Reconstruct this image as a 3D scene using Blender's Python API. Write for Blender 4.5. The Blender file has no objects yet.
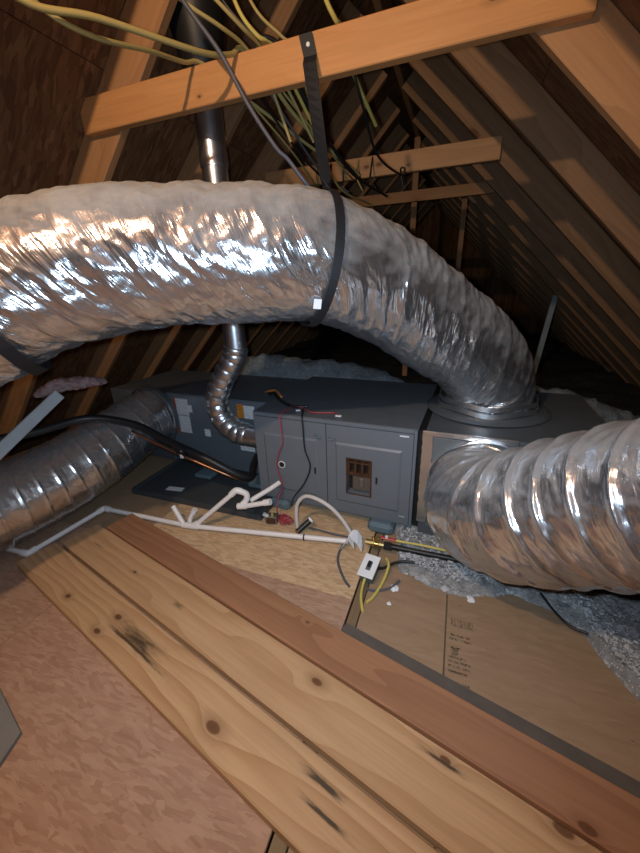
import bpy, bmesh, math, random
import numpy as np
from mathutils import Vector, Matrix, noise as mnoise
random.seed(7); rng = np.random.default_rng(11)
S = bpy.context.scene
COL = S.collection
PI = math.pi

# ------------------------------------------------------------------ camera
F_PX, PITCH, ROLL, YAW = 355.0, math.radians(21.6), math.radians(-2.0), math.radians(21.1)
cam = bpy.data.cameras.new('camera'); camo = bpy.data.objects.new('camera', cam); COL.objects.link(camo)
fw = Vector((-math.sin(YAW)*math.cos(PITCH), math.cos(YAW)*math.cos(PITCH), -math.sin(PITCH)))
r0 = Vector((math.cos(YAW), math.sin(YAW), 0)); u0 = r0.cross(fw)
rr = r0*math.cos(ROLL)+u0*math.sin(ROLL); uu = u0*math.cos(ROLL)-r0*math.sin(ROLL)
camo.matrix_world = Matrix(((rr.x, uu.x, -fw.x, 0), (rr.y, uu.y, -fw.y, 0), (rr.z, uu.z, -fw.z, 1.16), (0, 0, 0, 1)))
cam.sensor_fit = 'VERTICAL'; cam.sensor_height = 24.0; cam.lens = 24.0*F_PX/853.0
cam.clip_start = .02; cam.clip_end = 60
S.camera = camo
# ------------------------------------------------------------------ world and lights
w = bpy.data.worlds.new('attic_air'); S.world = w; w.use_nodes = True
w.node_tree.nodes['Background'].inputs[0].default_value = (.10, .11, .13, 1)
w.node_tree.nodes['Background'].inputs[1].default_value = .05
def point(name, loc, col, power, rad):
    l = bpy.data.lights.new(name, 'POINT'); l.color = col; l.energy = power; l.shadow_soft_size = rad
    o = bpy.data.objects.new(name, l); o.location = loc; COL.objects.link(o); return o
point('attic_bulb', (-.62, -.30, 2.25), (1, .75, .50), 60, .025)      # bare bulb near the ridge, behind the photographer
fl_ = bpy.data.lights.new('phone_flash', 'SPOT'); fl_.color = (.62, .81, 1.0); fl_.energy = 52; fl_.shadow_soft_size = .015; fl_.spot_size = math.radians(140); fl_.spot_blend = 1.0
flo = bpy.data.objects.new('phone_flash', fl_); COL.objects.link(flo); flo.matrix_world = camo.matrix_world.copy(); flo.location = (-.05, .03, 1.18)   # LED flash of the phone
S.view_settings.view_transform = 'Standard'; S.view_settings.look = 'None'
S.view_settings.gamma = 1; S.view_settings.use_curve_mapping = False; S.view_settings.exposure = 0.25

# ------------------------------------------------------------------ materials
class NT:
    def __init__(s, name):
        s.m = bpy.data.materials.new(name); s.m.use_nodes = True; s.t = s.m.node_tree
        s.b = s.t.nodes['Principled BSDF']
    def n(s, kind, props=None, **ins):
        x = s.t.nodes.new('ShaderNode'+kind)
        for k, v in (props or {}).items(): setattr(x, k, v)
        for k, v in ins.items():
            key = int(k[1:]) if k[0] == 'i' and k[1:].isdigit() else k.replace('_', ' ')
            s.set(x.inputs[key], v)
        return x
    def set(s, sock, v):
        if isinstance(v, bpy.types.NodeSocket): s.t.links.new(v, sock)
        elif isinstance(v, bpy.types.Node): s.t.links.new(v.outputs[0], sock)
        else: sock.default_value = v
    def p(s, **k):
        for a, v in k.items(): s.set(s.b.inputs[a.replace('_', ' ')], v)
    def obj(s): return s.n('TexCoord').outputs['Object']
    def math(s, op, a, b=0.0, clamp=False): return s.n('Math', {'operation': op, 'use_clamp': clamp}, i0=a, i1=b).outputs[0]
    def mapv(s, vec, sc=(1, 1, 1), rot=(0, 0, 0), loc=(0, 0, 0)):
        return s.n('Mapping', Vector=vec, Scale=sc, Rotation=rot, Location=loc).outputs[0]
    def noise(s, vec, scale, detail=3, rough=.5, dist=0.0):
        return s.n('TexNoise', Vector=vec, Scale=scale, Detail=detail, Roughness=rough, Distortion=dist)
    def ramp(s, fac, stops):
        x = s.n('ValToRGB', Fac=fac); cr = x.color_ramp
        while len(cr.elements) < len(stops): cr.elements.new(.5)
        for e, (p, c) in zip(cr.elements, stops):
            e.position = p; e.color = (*c, 1) if len(c) == 3 else c
        return x.outputs[0]
    def mix(s, fac, a, b, mode='MIX'):
        x = s.n('Mix', {'data_type': 'RGBA', 'blend_type': mode})
        s.set(x.inputs[0], fac); s.set(x.inputs[6], a if not isinstance(a, tuple) else (*a[:3], 1)); s.set(x.inputs[7], b if not isinstance(b, tuple) else (*b[:3], 1))
        return x.outputs[2]
    def bump(s, h, st=.3, d=.01): return s.n('Bump', Strength=st, Distance=d, Height=h).outputs[0]

def plain(name, col, rough=.5, metal=0.0, spec=.5, var=.08):
    t = NT(name); nz = t.noise(t.obj(), 14, 4)
    c = t.mix(nz.outputs[0], tuple(x*(1-var*2) for x in col), tuple(min(1, x*(1+var)) for x in col))
    t.p(Base_Color=c, Roughness=rough, Metallic=metal, Specular_IOR_Level=spec); return t.m

def wood(name, c_light, c_dark, knots=None, rough=.55, random_off=True, stains=None, knotcol=(.10, .035, .012), grain=9.0, lines=.75):
    """board with its length along local X, width along local Y (or Z); explicit knots = [(x, y, r)]"""
    t = NT(name); o = t.obj()
    if random_off:
        rnd = t.n('ObjectInfo').outputs['Random']
        off = t.n('CombineXYZ', X=t.math('MULTIPLY', rnd, 17.0), Y=t.math('MULTIPLY', rnd, 5.3), Z=t.math('MULTIPLY', rnd, 9.1))
        o2 = t.n('VectorMath', {'operation': 'ADD'}, i0=o, i1=off).outputs[0]
    else: o2 = o
    warp = t.noise(t.mapv(o2, (1.2, 6, 6)), 1.0, 2)
    sep = t.n('SeparateXYZ', Vector=o2)
    yv = t.math('ADD', sep.outputs[1], sep.outputs[2])
    extra = None; kd = None
    if knots:
        so = t.n('SeparateXYZ', Vector=o)
        for (kx, ky, kr) in knots:
            dx = t.math('MULTIPLY', t.math('SUBTRACT', so.outputs[0], kx), .55); dy = t.math('SUBTRACT', so.outputs[1], ky)
            d = t.math('DIVIDE', t.math('SQRT', t.math('ADD', t.math('MULTIPLY', dx, dx), t.math('MULTIPLY', dy, dy))), kr*.72)
            kd = d if kd is None else t.math('MINIMUM', kd, d)
    else:
        vo = t.n('TexVoronoi', {'voronoi_dimensions': '3D'}, Vector=t.mapv(o2, (2.2, 5.5, 5.5)), Scale=1.0)
        kd = t.math('DIVIDE', vo.outputs['Distance'], .085)
    bul = t.math('DIVIDE', .02, t.math('ADD', t.math('MULTIPLY', kd, kd), .8))     # grain swells around a knot
    ring = t.math('ADD', t.math('ADD', t.math('MULTIPLY', yv, grain), t.math('MULTIPLY', warp.outputs[0], 2.2)), t.math('MULTIPLY', bul, 40))
    wv = t.math('FRACT', t.math('MULTIPLY', ring, 1.7))
    wv = t.math('POWER', wv, 1.6)
    fine = t.noise(t.mapv(o2, (3, 90, 90)), 1.0, 4, .6)
    big = t.noise(o2, 2.3, 3)
    c = t.mix(t.math('MULTIPLY', wv, lines), c_light, c_dark)
    c = t.mix(t.math('MULTIPLY', t.math('SUBTRACT', fine.outputs[0], .35, True), .9), c, tuple(x*.62 for x in c_dark))
    c = t.mix(t.math('MULTIPLY', t.math('SUBTRACT', big.outputs[0], .42, True), 1.5), c, tuple(x*.8 for x in c_light))
    halo = t.ramp(kd, [(0.0, (1, 1, 1)), (.26, (.85, .85, .85)), (.34, (.28, .28, .28)), (.9, (0, 0, 0))])
    kk = t.math('MULTIPLY', t.ramp(t.math('DIVIDE', kd, 3.0), [(0, (1, 1, 1)), (.28, (.9, .9, .9)), (.36, (.3, .3, .3)), (1, (0, 0, 0))]), .92)
    c = t.mix(kk, c, knotcol)
    if stains:
        so = t.n('SeparateXYZ', Vector=o)
        for (sx, sy, lx, ly, st) in stains:
            dx = t.math('DIVIDE', t.math('ABSOLUTE', t.math('SUBTRACT', so.outputs[0], sx)), lx)
            dy = t.math('DIVIDE', t.math('ABSOLUTE', t.math('SUBTRACT', so.outputs[1], sy)), ly)
            d = t.math('MAXIMUM', dx, dy)
            nz = t.noise(t.mapv(o, (14, 110, 1)), 1.0, 5, .7)
            d = t.math('ADD', d, t.math('MULTIPLY', t.math('SUBTRACT', nz.outputs[0], .5), 1.7))
            f = t.math('MULTIPLY', t.math('SUBTRACT', 1.0, t.math('SMOOTH_MIN', d, 1.0), True), st*2.2, True)
            c = t.mix(f, c, (.075, .050, .028))
    t.p(Base_Color=c, Roughness=rough, Normal=t.bump(t.math('ADD', fine.outputs[0], t.math('MULTIPLY', wv, .4)), .16, .004), Specular_IOR_Level=.35)
    return t.m

def osb(name, tones, scale=1.0, rough=.8, bumpst=.35, smear=0.0):
    t = NT(name); o = t.obj(); rnd = t.n('ObjectInfo').outputs['Random']
    o = t.n('VectorMath', {'operation': 'ADD'}, i0=o, i1=t.n('CombineXYZ', X=t.math('MULTIPLY', rnd, 7.0), Y=t.math('MULTIPLY', rnd, 3.0))).outputs[0]
    wz = t.noise(o, 9*scale, 2); wadd = t.n('VectorMath', {'operation': 'SCALE'}, i0=wz.outputs['Color']); wadd.inputs['Scale'].default_value = .03
    ow = t.n('VectorMath', {'operation': 'ADD'}, i0=o, i1=wadd.outputs[0]).outputs[0]
    layers = []
    for (ang, sx, sy) in ((.25, 22, 95), (1.25, 24, 100), (-.75, 18, 80), (2.3, 30, 130)):
        v = t.n('TexVoronoi', {'voronoi_dimensions': '2D'}, Vector=t.mapv(ow, (sx*scale, sy*scale, 1), (0, 0, ang)), Scale=1.0)
        layers.append(t.n('SeparateColor', Color=v.outputs['Color']))
    sel1 = t.math('GREATER_THAN', layers[0].outputs[1], .45); sel2 = t.math('GREATER_THAN', layers[1].outputs[1], .5); sel3 = t.math('GREATER_THAN', layers[3].outputs[1], .72)
    a = t.mix(sel1, layers[0].outputs[0], layers[1].outputs[0]); b = t.mix(sel2, a, layers[2].outputs[0]); b = t.mix(sel3, b, layers[3].outputs[0])
    fib = t.noise(t.mapv(ow, (9, 60, 9), (0, 0, .6)), scale, 4, .65)
    h = t.math('ADD', t.math('MULTIPLY', b, .62-smear*.3), t.math('MULTIPLY', fib.outputs[0], .38+smear*.3))
    c = t.ramp(h, [(.05, tones[0]), (.40, tones[1]), (.62, tones[2]), (1.0, tones[3])])
    sp = t.noise(t.mapv(ow, (28, 90, 1), (0, 0, 1.0)), scale, 3, .6)
    c = t.mix(t.math('MULTIPLY', t.math('GREATER_THAN', sp.outputs[0], .72), .55), c, tuple(x*.35 for x in tones[0]))
    t.p(Base_Color=c, Roughness=rough, Specular_IOR_Level=.25, Normal=t.bump(h, bumpst, .004)); return t.m

def foil(name, base=(.72, .77, .84), rough=.13, dust=.55, dust_col=(.47, .465, .46), dlo=.25, dhi=.75, bst=.22, crease=0.0):
    t = NT(name); o = t.obj()
    n1 = t.noise(o, 34, 5, .62, .4); n2 = t.noise(o, 9, 3, .5, .6)
    rg = t.math('ADD', rough, t.math('MULTIPLY', n2.outputs[0], .14))
    wv = t.n('VectorMath', {'operation': 'SCALE'}, i0=t.noise(o, 11, 2).outputs['Color']); wv.inputs['Scale'].default_value = .12
    v3 = t.n('TexVoronoi', Vector=t.n('VectorMath', {'operation': 'ADD'}, i0=o, i1=wv.outputs[0]).outputs[0], Scale=24.0)
    h = t.math('ADD', t.math('MULTIPLY', n1.outputs[0], .45), t.math('MULTIPLY', v3.outputs[0], .6))
    if crease:
        at_ = t.n('Attribute', {'attribute_name': 'wrap'}).outputs['Vector']
        w1 = t.noise(t.mapv(at_, (95, 2.2, 2.2)), 1.0, 3, .6, .3).outputs[0]; w2 = t.noise(t.mapv(at_, (38, 1.3, 1.3)), 1.0, 2, .5, .5).outputs[0]
        rid = t.math('ABSOLUTE', t.math('SUBTRACT', w2, .5))
        h = t.math('ADD', h, t.math('ADD', t.math('MULTIPLY', w1, .75*crease), t.math('MULTIPLY', rid, 2.4*crease)))
    t.p(Base_Color=(*base, 1), Metallic=1.0, Roughness=rg, Normal=t.bump(h, bst, .006))
    d = t.n('BsdfPrincipled', Base_Color=t.mix(t.noise(o, 30, 5, .7).outputs[0], tuple(x*.7 for x in dust_col), dust_col), Roughness=.95, Specular_IOR_Level=.1)
    nz = t.n('SeparateXYZ', Vector=t.n('NewGeometry').outputs['Normal']).outputs[2]
    pat = t.noise(o, 7, 6, .65)
    f = t.math('ADD', nz, t.math('MULTIPLY', t.math('SUBTRACT', pat.outputs[0], .5), 1.1))
    f = t.math('MULTIPLY', t.n('MapRange', Value=f, From_Min=dlo, From_Max=dhi, To_Min=.14).outputs[0], dust)
    mx = t.n('MixShader', Fac=f, i1=t.b.outputs[0], i2=d.outputs[0])
    t.t.links.new(mx.outputs[0], t.t.nodes['Material Output'].inputs[0]); return t.m

def printed(name, base, ink, sx=90, sy=260, amt=.75, th=.5):
    t = NT(name); o = t.obj(); s = t.n('SeparateXYZ', Vector=o)
    row = t.math('FRACT', t.math('MULTIPLY', s.outputs[2], sy/3.0)); line = t.math('GREATER_THAN', row, .52)
    word = t.math('GREATER_THAN', t.noise(t.mapv(o, (sx, sx, sy/3.0)), 1.0, 1).outputs[0], th-.04)
    c = t.mix(t.math('MULTIPLY', t.math('MULTIPLY', line, word), amt), base, ink)
    t.p(Base_Color=c, Roughness=.6); return t.m

M = {}
M['collar'] = wood('pine_collar', (.62, .33, .145), (.50, .235, .09), rough=.6, lines=.5)
M['rafter'] = wood('pine_rafter', (.47, .235, .10), (.33, .15, .06), rough=.65, lines=.55)
M['rafter_half_shade'] = wood('half_shaded_rafter', (.36, .185, .085), (.25, .12, .052), rough=.68, lines=.55)  # left rafters past the near one: shade put into a darker wood colour
M['rafter_shaded'] = wood('shaded_rafter', (.29, .15, .07), (.185, .092, .04), rough=.7, lines=.6)  # right-hand rafters and a far post: falloff of light painted as darker wood
M['osb_floor'] = osb('osb_floor', ((.28, .158, .10), (.365, .218, .145), (.41, .255, .172), (.50, .335, .235)), 1.0, .8, .35, .5)
M['osb_back'] = osb('osb_floor_back', ((.38, .25, .14), (.50, .335, .19), (.58, .40, .24), (.68, .49, .31)), 1.0, .8, .3, .3)
M['ply'] = osb('plywood_right', ((.25, .16, .095), (.30, .198, .12), (.325, .217, .133), (.38, .26, .165)), .6, .75, .08, 1.0)
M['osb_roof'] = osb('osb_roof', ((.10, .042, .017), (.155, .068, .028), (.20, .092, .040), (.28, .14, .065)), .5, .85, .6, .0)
M['joist'] = wood('joist_wood', (.26, .18, .10), (.17, .11, .06), rough=.8)
M['foil'] = foil('foil_jacket', crease=1.0, bst=.30)
M['foil_dusty'] = foil('foil_jacket_dusty', crease=1.0, bst=.42, dust=.78, dlo=-.02, dhi=.85, rough=.12)
M['foil_low'] = foil('foil_jacket_low', crease=.5, dust=.35, rough=.20, base=(.72, .71, .70))
M['flue'] = foil('galvanised_flue', (.66, .71, .77), .24, .25, bst=.06)
M['tape'] = foil('foil_tape', (.85, .86, .88), .25, .1, bst=.3)
M['cab'] = plain('furnace_paint', (.150, .174, .202), .45, .1, .5, .05)
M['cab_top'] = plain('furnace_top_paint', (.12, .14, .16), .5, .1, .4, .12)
M['coil'] = plain('coil_paint', (.12, .145, .17), .45, .1, .5, .07)
M['galv'] = plain('dusty_duct_metal', (.105, .12, .132), .5, .3, .5, .15)
M['pan'] = plain('pan_dark_metal', (.055, .062, .068), .5, .1, .5, .12)
M['block'] = plain('blue_grey_block', (.12, .17, .20), .7, 0, .3)
M['black'] = plain('black_rubber', (.012, .012, .013), .45)
M['strap'] = plain('black_strap', (.010, .011, .014), .6, 0, .5)
M['iron'] = plain('black_iron_pipe', (.022, .020, .019), .45, .4)
M['pvc'] = plain('white_pvc', (.82, .78, .76), .38, 0, .5, .05)
M['white'] = plain('white_plastic', (.80, .80, .80), .5)
M['paper'] = plain('white_paper', (.78, .80, .84), .8, 0, .2)
M['brass'] = plain('brass', (.55, .42, .18), .35, .9)
M['copper'] = plain('copper', (.52, .24, .12), .35, .9)
M['red'] = plain('red_plastic', (.45, .025, .03), .45)
M['redwire'] = plain('red_wire', (.38, .045, .06), .5)
M['orangew'] = plain('orange_wire', (.55, .20, .06), .5)
M['yellow'] = plain('yellow_cable', (.60, .48, .12), .5)
M['romex'] = plain('aged_yellow_cable', (.42, .32, .11), .55)
M['grey_cable'] = plain('grey_cable', (.085, .09, .11), .5)
M['flex_white'] = plain('white_flex_conduit', (.60, .56, .52), .5)
M['grey_box'] = plain('grey_steel_box', (.16, .18, .19), .5, .4)
M['rust'] = plain('rusty_window', (.10, .045, .022), .8, .2, .3, .35)
M['rust_dark'] = plain('burnt_interior', (.018, .010, .007), .9)
M['plate'] = plain('burner_plate', (.15, .125, .10), .55, .4)
M['grime'] = plain('transformer_steel', (.20, .17, .14), .6, .5)
M['strut'] = plain('pale_strut', (.42, .47, .50), .7, 0, .3, .15)
M['pink'] = plain('pinkish_insulation', (.30, .22, .22), .95, 0, .1, .2)
M['label'] = printed('label_print', (.72, .73, .74), (.25, .25, .27), 120, 300, .45)
M['label_grey'] = printed('label_grey_print', (.62, .64, .66), (.16, .17, .18), 110, 260, .4)
M['label_orange'] = printed('label_orange_print', (.85, .30, .03), (.05, .02, .01), 150, 330, .9, .42)
M['label_red'] = plain('label_red_stripe', (.38, .08, .03), .5)
M['patch_grey'] = plain('grey_patch', (.20, .20, .19), .8)
def insul_mat(name, a, b, fl):
    t = NT(name); o = t.obj(); n1 = t.noise(o, 26, 6, .7); v = t.n('TexVoronoi', Vector=o, Scale=90.0)
    c = t.ramp(n1.outputs[0], [(.28, a), (.6, b), (.78, fl)])
    c = t.mix(t.math('LESS_THAN', v.outputs[0], .16), c, tuple(min(1, x*1.5) for x in fl))
    h = t.math('ADD', n1.outputs[0], t.math('MULTIPLY', t.noise(o, 110, 4, .7).outputs[0], .7))
    t.p(Base_Color=c, Roughness=.95, Specular_IOR_Level=.1, Normal=t.bump(h, .9, .02)); return t.m
M['loose'] = insul_mat('loose_fill', (.20, .20, .20), (.40, .40, .40), (.60, .60, .60))
M['loose_far'] = insul_mat('shaded_loose_fill', (.035, .034, .033), (.075, .072, .07), (.12, .118, .115))  # far fill darkened: the gloom of the attic is put into its colour
M['batt'] = insul_mat('batt_grey', (.14, .16, .18), (.26, .29, .31), (.36, .39, .41))
M['fluff'] = plain('fluff_flake', (.50, .50, .51), .95, 0, .1)

# ------------------------------------------------------------------ helpers
def link(o, parent=None):
    COL.objects.link(o)
    if parent is not None: o.parent = parent
    return o
def tag(o, label=None, cat=None, group=None, kind=None):
    if label: o['label'] = label
    if cat: o['category'] = cat
    if group: o['group'] = group
    if kind: o['kind'] = kind
    return o
def empty(name, loc=(0, 0, 0), rz=0.0, parent=None):
    o = bpy.data.objects.new(name, None); o.location = loc; o.rotation_euler = (0, 0, rz); o.empty_display_size = .05
    return link(o, parent)
def catmull(pts, per=10):
    P = [np.array(p, float) for p in pts]
    if len(P) < 3:
        return np.array([P[0]+(P[1]-P[0])*k/per for k in range(per+1)])
    P = [2*P[0]-P[1]]+P+[2*P[-1]-P[-2]]; out = []
    for i in range(1, len(P)-2):
        a, b, c, d = P[i-1:i+3]
        for k in range(per):
            t = k/per
            out.append(.5*((2*b)+(-a+c)*t+(2*a-5*b+4*c-d)*t*t+(-a+3*b-3*c+d)*t**3))
    out.append(P[-2]); return np.array(out)
def frames(C, up=(0, 0, 1)):
    T = np.gradient(C, axis=0); T /= np.linalg.norm(T, axis=1)[:, None]
    u = np.array(up, float)
    if abs(T[0]@u) > .95: u = np.array([0, 1., 0])
    N = []; n = u-(u@T[0])*T[0]; n /= np.linalg.norm(n)
    for t in T:
        n = n-(n@t)*t; n /= np.linalg.norm(n); N.append(n.copy())
    N = np.array(N); return T, N, np.cross(T, N)
class MB:
    def __init__(s): s.v = []; s.f = []
    def add(s, v, f):
        k = len(s.v); s.v += [tuple(map(float, p)) for p in v]; s.f += [tuple(i+k for i in q) for q in f]; return s
    def box(s, lo, hi, ch=0.0):
        lo = list(map(float, lo)); hi = list(map(float, hi)); bm = bmesh.new()
        bmesh.ops.create_cube(bm, size=1)
        for v in bm.verts: v.co = Vector([(lo[i]+hi[i])/2+v.co[i]*(hi[i]-lo[i]) for i in range(3)])
        if ch: bmesh.ops.bevel(bm, geom=bm.edges[:], offset=ch, segments=1, affect='EDGES')
        bm.verts.index_update(); s.add([v.co[:] for v in bm.verts], [[v.index for v in f.verts] for f in bm.faces]); bm.free(); return s
    def tube(s, pts, r, seg=10, smooth=True, per=8, caps=True, rfun=None):
        C = catmull(pts, per) if smooth else np.array(pts, float)
        T, N, B = frames(C); n = len(C); th = np.arange(seg)*2*PI/seg
        R = np.array([(rfun(i/(n-1)) if rfun else r) for i in range(n)])
        V = C[:, None]+R[:, None, None]*(np.cos(th)[None, :, None]*N[:, None]+np.sin(th)[None, :, None]*B[:, None])
        f = [(i*seg+j, i*seg+(j+1) % seg, (i+1)*seg+(j+1) % seg, (i+1)*seg+j) for i in range(n-1) for j in range(seg)]
        if caps: f += [tuple(reversed(range(seg))), tuple((n-1)*seg+j for j in range(seg))]
        return s.add(V.reshape(-1, 3), f)
    def cyl(s, a, b, r, seg=16, r2=None):
        r2 = r if r2 is None else r2
        return s.tube([a, b], r, seg, smooth=False, rfun=lambda t: r+(r2-r)*t)
    def ring(s, o, i, yo, yi):     # rectangle ring in the XZ plane, rects (x0,z0,x1,z1)
        P = lambda q, y: [(q[0], y, q[1]), (q[2], y, q[1]), (q[2], y, q[3]), (q[0], y, q[3])]
        return s.add(P(o, yo)+P(i, yi), [(k, (k+1) % 4, 4+(k+1) % 4, 4+k) for k in range(4)])
    def ribbon(s, C, Wd, Nn, wid, th):
        C = np.array(C); Wd = np.array(Wd); Nn = np.array(Nn); wid = np.array(wid)[:, None] if np.ndim(wid) else wid
        a = C-Wd*wid/2-Nn*th/2; b = C+Wd*wid/2-Nn*th/2; c = C+Wd*wid/2+Nn*th/2; d = C-Wd*wid/2+Nn*th/2
        V = np.stack([a, b, c, d], 1).reshape(-1, 3); n = len(C)
        f = [(i*4+j, i*4+(j+1) % 4, (i+1)*4+(j+1) % 4, (i+1)*4+j) for i in range(n-1) for j in range(4)]+[(3, 2, 1, 0), tuple((n-1)*4+j for j in range(4))]
        return s.add(V, f)
    def mesh(s, name, mat, smooth=False, angle=None):
        me = bpy.data.meshes.new(name); me.from_pydata(s.v, [], s.f); me.update()
        bm = bmesh.new(); bm.from_mesh(me); bmesh.ops.recalc_face_normals(bm, faces=bm.faces[:]); bm.to_mesh(me); bm.free()
        me.materials.append(M[mat] if isinstance(mat, str) else mat)
        if hasattr(s, 'attr'):
            at_ = me.attributes.new('wrap', 'FLOAT_VECTOR', 'POINT'); at_.data.foreach_set('vector', s.attr)
        if smooth:
            me.polygons.foreach_set('use_smooth', [True]*len(me.polygons))
            if angle: me.set_sharp_from_angle(angle=math.radians(angle))
        return me
    def build(s, name, mat, parent=None, smooth=False, angle=None, loc=None):
        o = bpy.data.objects.new(name, s.mesh(name, mat, smooth, angle))
        if loc: o.location = loc
        return link(o, parent)
def board_matrix(p0, p1, side):
    """local X along the board, local Z towards 'side'"""
    x = (Vector(p1)-Vector(p0)).normalized(); z = Vector(side); z = (z-x*z.dot(x)).normalized(); y = z.cross(x)
    m = Matrix((x, y, z)).transposed().to_4x4(); m.translation = Vector(p0); return m

# ------------------------------------------------------------------ the setting: roof
RX, RZ = -.555, 2.50                     # line where the rafter undersides meet
D = {1: .138, -1: .165}                                 # rafter depth
roof = empty('ceiling', (RX, 0, RZ)); tag(roof, 'steep attic roof of bare rafters under dark sheathing boards', 'roof', kind='structure')
s2 = math.sqrt(.5)
def lumber_mesh(name, L, wd, th, mat, ch=.003):      # length X 0..L, width Y 0..wd, thickness Z -th/2..th/2
    return MB().box((0, 0, -th/2), (L, wd, th/2), ch).mesh(name, mat)
LEN = 3.85
OFF = {1: -.02, -1: .105}            # the left slope sits a little higher than the right one
raf_me = {d_: lumber_mesh('rafter', LEN, D[d_], .038, 'rafter') for d_ in (1, -1)}; raf_me2 = lumber_mesh('rafter', LEN, D[1], .038, 'rafter_shaded'); raf_me3 = lumber_mesh('rafter', LEN, D[-1], .038, 'rafter_half_shade')
for k in range(-8, 12):
    Y = 1.469+.61*k
    for sd in (1, -1):
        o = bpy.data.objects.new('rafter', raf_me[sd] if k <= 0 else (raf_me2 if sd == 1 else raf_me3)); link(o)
        x = Vector((sd*s2, 0, -s2)); y = Vector((sd*s2, 0, s2)); z = x.cross(y)
        m = Matrix((x, y, z)).transposed().to_4x4(); m.translation = Vector((RX, Y, RZ))+x*.03+y*OFF[sd]
        o.parent = roof; o.matrix_parent_inverse = Matrix.Identity(4); o.matrix_local = Matrix.Translation(-Vector((RX, 0, RZ))) @ m
ridge = MB().box((-.019, -3.55, .0), (.019, 8.55, .30), .003).build('ridge_board', 'rafter', roof)
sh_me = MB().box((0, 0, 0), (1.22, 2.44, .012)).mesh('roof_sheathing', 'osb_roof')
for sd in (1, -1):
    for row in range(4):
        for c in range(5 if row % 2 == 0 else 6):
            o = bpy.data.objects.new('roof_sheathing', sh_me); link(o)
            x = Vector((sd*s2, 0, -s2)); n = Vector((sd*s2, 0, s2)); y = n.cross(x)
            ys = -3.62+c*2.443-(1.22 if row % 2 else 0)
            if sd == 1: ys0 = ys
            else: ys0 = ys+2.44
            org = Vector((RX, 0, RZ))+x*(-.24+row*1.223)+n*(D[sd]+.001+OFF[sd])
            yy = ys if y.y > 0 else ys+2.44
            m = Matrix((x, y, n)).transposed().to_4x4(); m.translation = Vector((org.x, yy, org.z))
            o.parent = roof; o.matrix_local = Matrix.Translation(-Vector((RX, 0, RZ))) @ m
def gable(name, Y, label):
    v = [(-3.6, Y, -.3), (2.5, Y, -.3), (2.5, Y, .1), (RX, Y, 2.95), (-3.6, Y, .1)]
    v += [(a, Y+.02, c) for a, b, c in v]
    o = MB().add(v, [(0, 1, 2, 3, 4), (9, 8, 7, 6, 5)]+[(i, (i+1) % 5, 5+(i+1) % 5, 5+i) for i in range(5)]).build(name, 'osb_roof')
    tag(o, label, 'wall', kind='structure')
gable('wall_far', 8.6, 'dark gable wall at the far end of the attic')
gable('wall_back', -3.6, 'gable wall behind the viewer')

# ------------------------------------------------------------------ the setting: floor
floor = empty('floor', (0, 0, 0)); tag(floor, 'attic floor of strand board and plywood sheets over joists', 'floor', kind='structure')
MB().box((-3.6, -3.6, -.26), (2.5, 8.6, -.24)).build('subfloor', 'joist', floor)
for jx in (-3.2, -2.63, -2.02, -1.42, -.845, -.262, .07, .66, 1.27, 1.9):
    MB().box((0, 0, -.019), (12.1, .22, .019), .002).build('joist', 'joist', floor).matrix_local = Matrix(((0, 0, 1, jx), (1, 0, 0, -3.5), (0, 1, 0, -.236), (0, 0, 0, 1)))
def sheet(x0, y0, x1, y1, mat, z=0.0):
    return MB().box((x0, y0, z-.014), (x1, y1, z), .0015).build('floor_sheet', mat, floor)
sheet(-2.65, -3.5, -1.424, 1.02, 'osb_floor'); sheet(-2.65, 1.024, -1.424, 3.4, 'ply')
sheet(-1.420, -3.5, -.284, 1.02, 'osb_floor'); sheet(-1.420, 1.024, -.284, 3.4, 'osb_back')
sheet(-.236, -3.5, .067, 2.2, 'ply'); sheet(.071, -3.5, 1.27, 2.2, 'ply', -.001)
# faint ink stamp on the plywood: illegible smudged blocks
def stamp():
    t = NT('stamp_ink'); nz = t.noise(t.obj(), 160, 3, .7)
    tr = t.n('BsdfTransparent'); f = t.math('MULTIPLY', t.n('MapRange', Value=nz.outputs[0], From_Min=.42, From_Max=.62).outputs[0], .75)
    t.p(Base_Color=(.035, .03, .028, 1), Roughness=.8)
    mx = t.n('MixShader', Fac=f, i1=tr.outputs[0], i2=t.b.outputs[0]); t.t.links.new(mx.outputs[0], t.t.nodes['Material Output'].inputs[0]); M['ink'] = t.m
    b = MB()
    def q(x0, y0, x1, y1): b.add([(x0, y0, .0006), (x1, y0, .0006), (x1, y1, .0006), (x0, y1, .0006)], [(0, 1, 2, 3)])
    for i in range(15): q(.085+i*.0052, 1.025, .085+i*.0052+random.choice((.0022, .0036)), 1.060)
    for y, segs in ((.985, ((.085, .10), (.106, .13), (.134, .15))), (.968, ((.082, .112), (.118, .155))), (.935, ((.088, .118),)), (.900, ((.082, .135),)), (.884, ((.082, .15),)), (.868, ((.082, .12), (.126, .15))), (.85, ((.082, .14),)), (.815, ((.082, .118), (.124, .148))), (.80, ((.082, .11),))):
        for a, c in segs: q(a, y, c, y+.008)
    b.add([(.088, .92, .0006), (.10, .905, .0006), (.112, .92, .0006), (.112, .938, .0006), (.088, .938, .0006)], [(0, 1, 2, 3, 4)])
    b.build('ink_stamp', 'ink', floor)
stamp()

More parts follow.
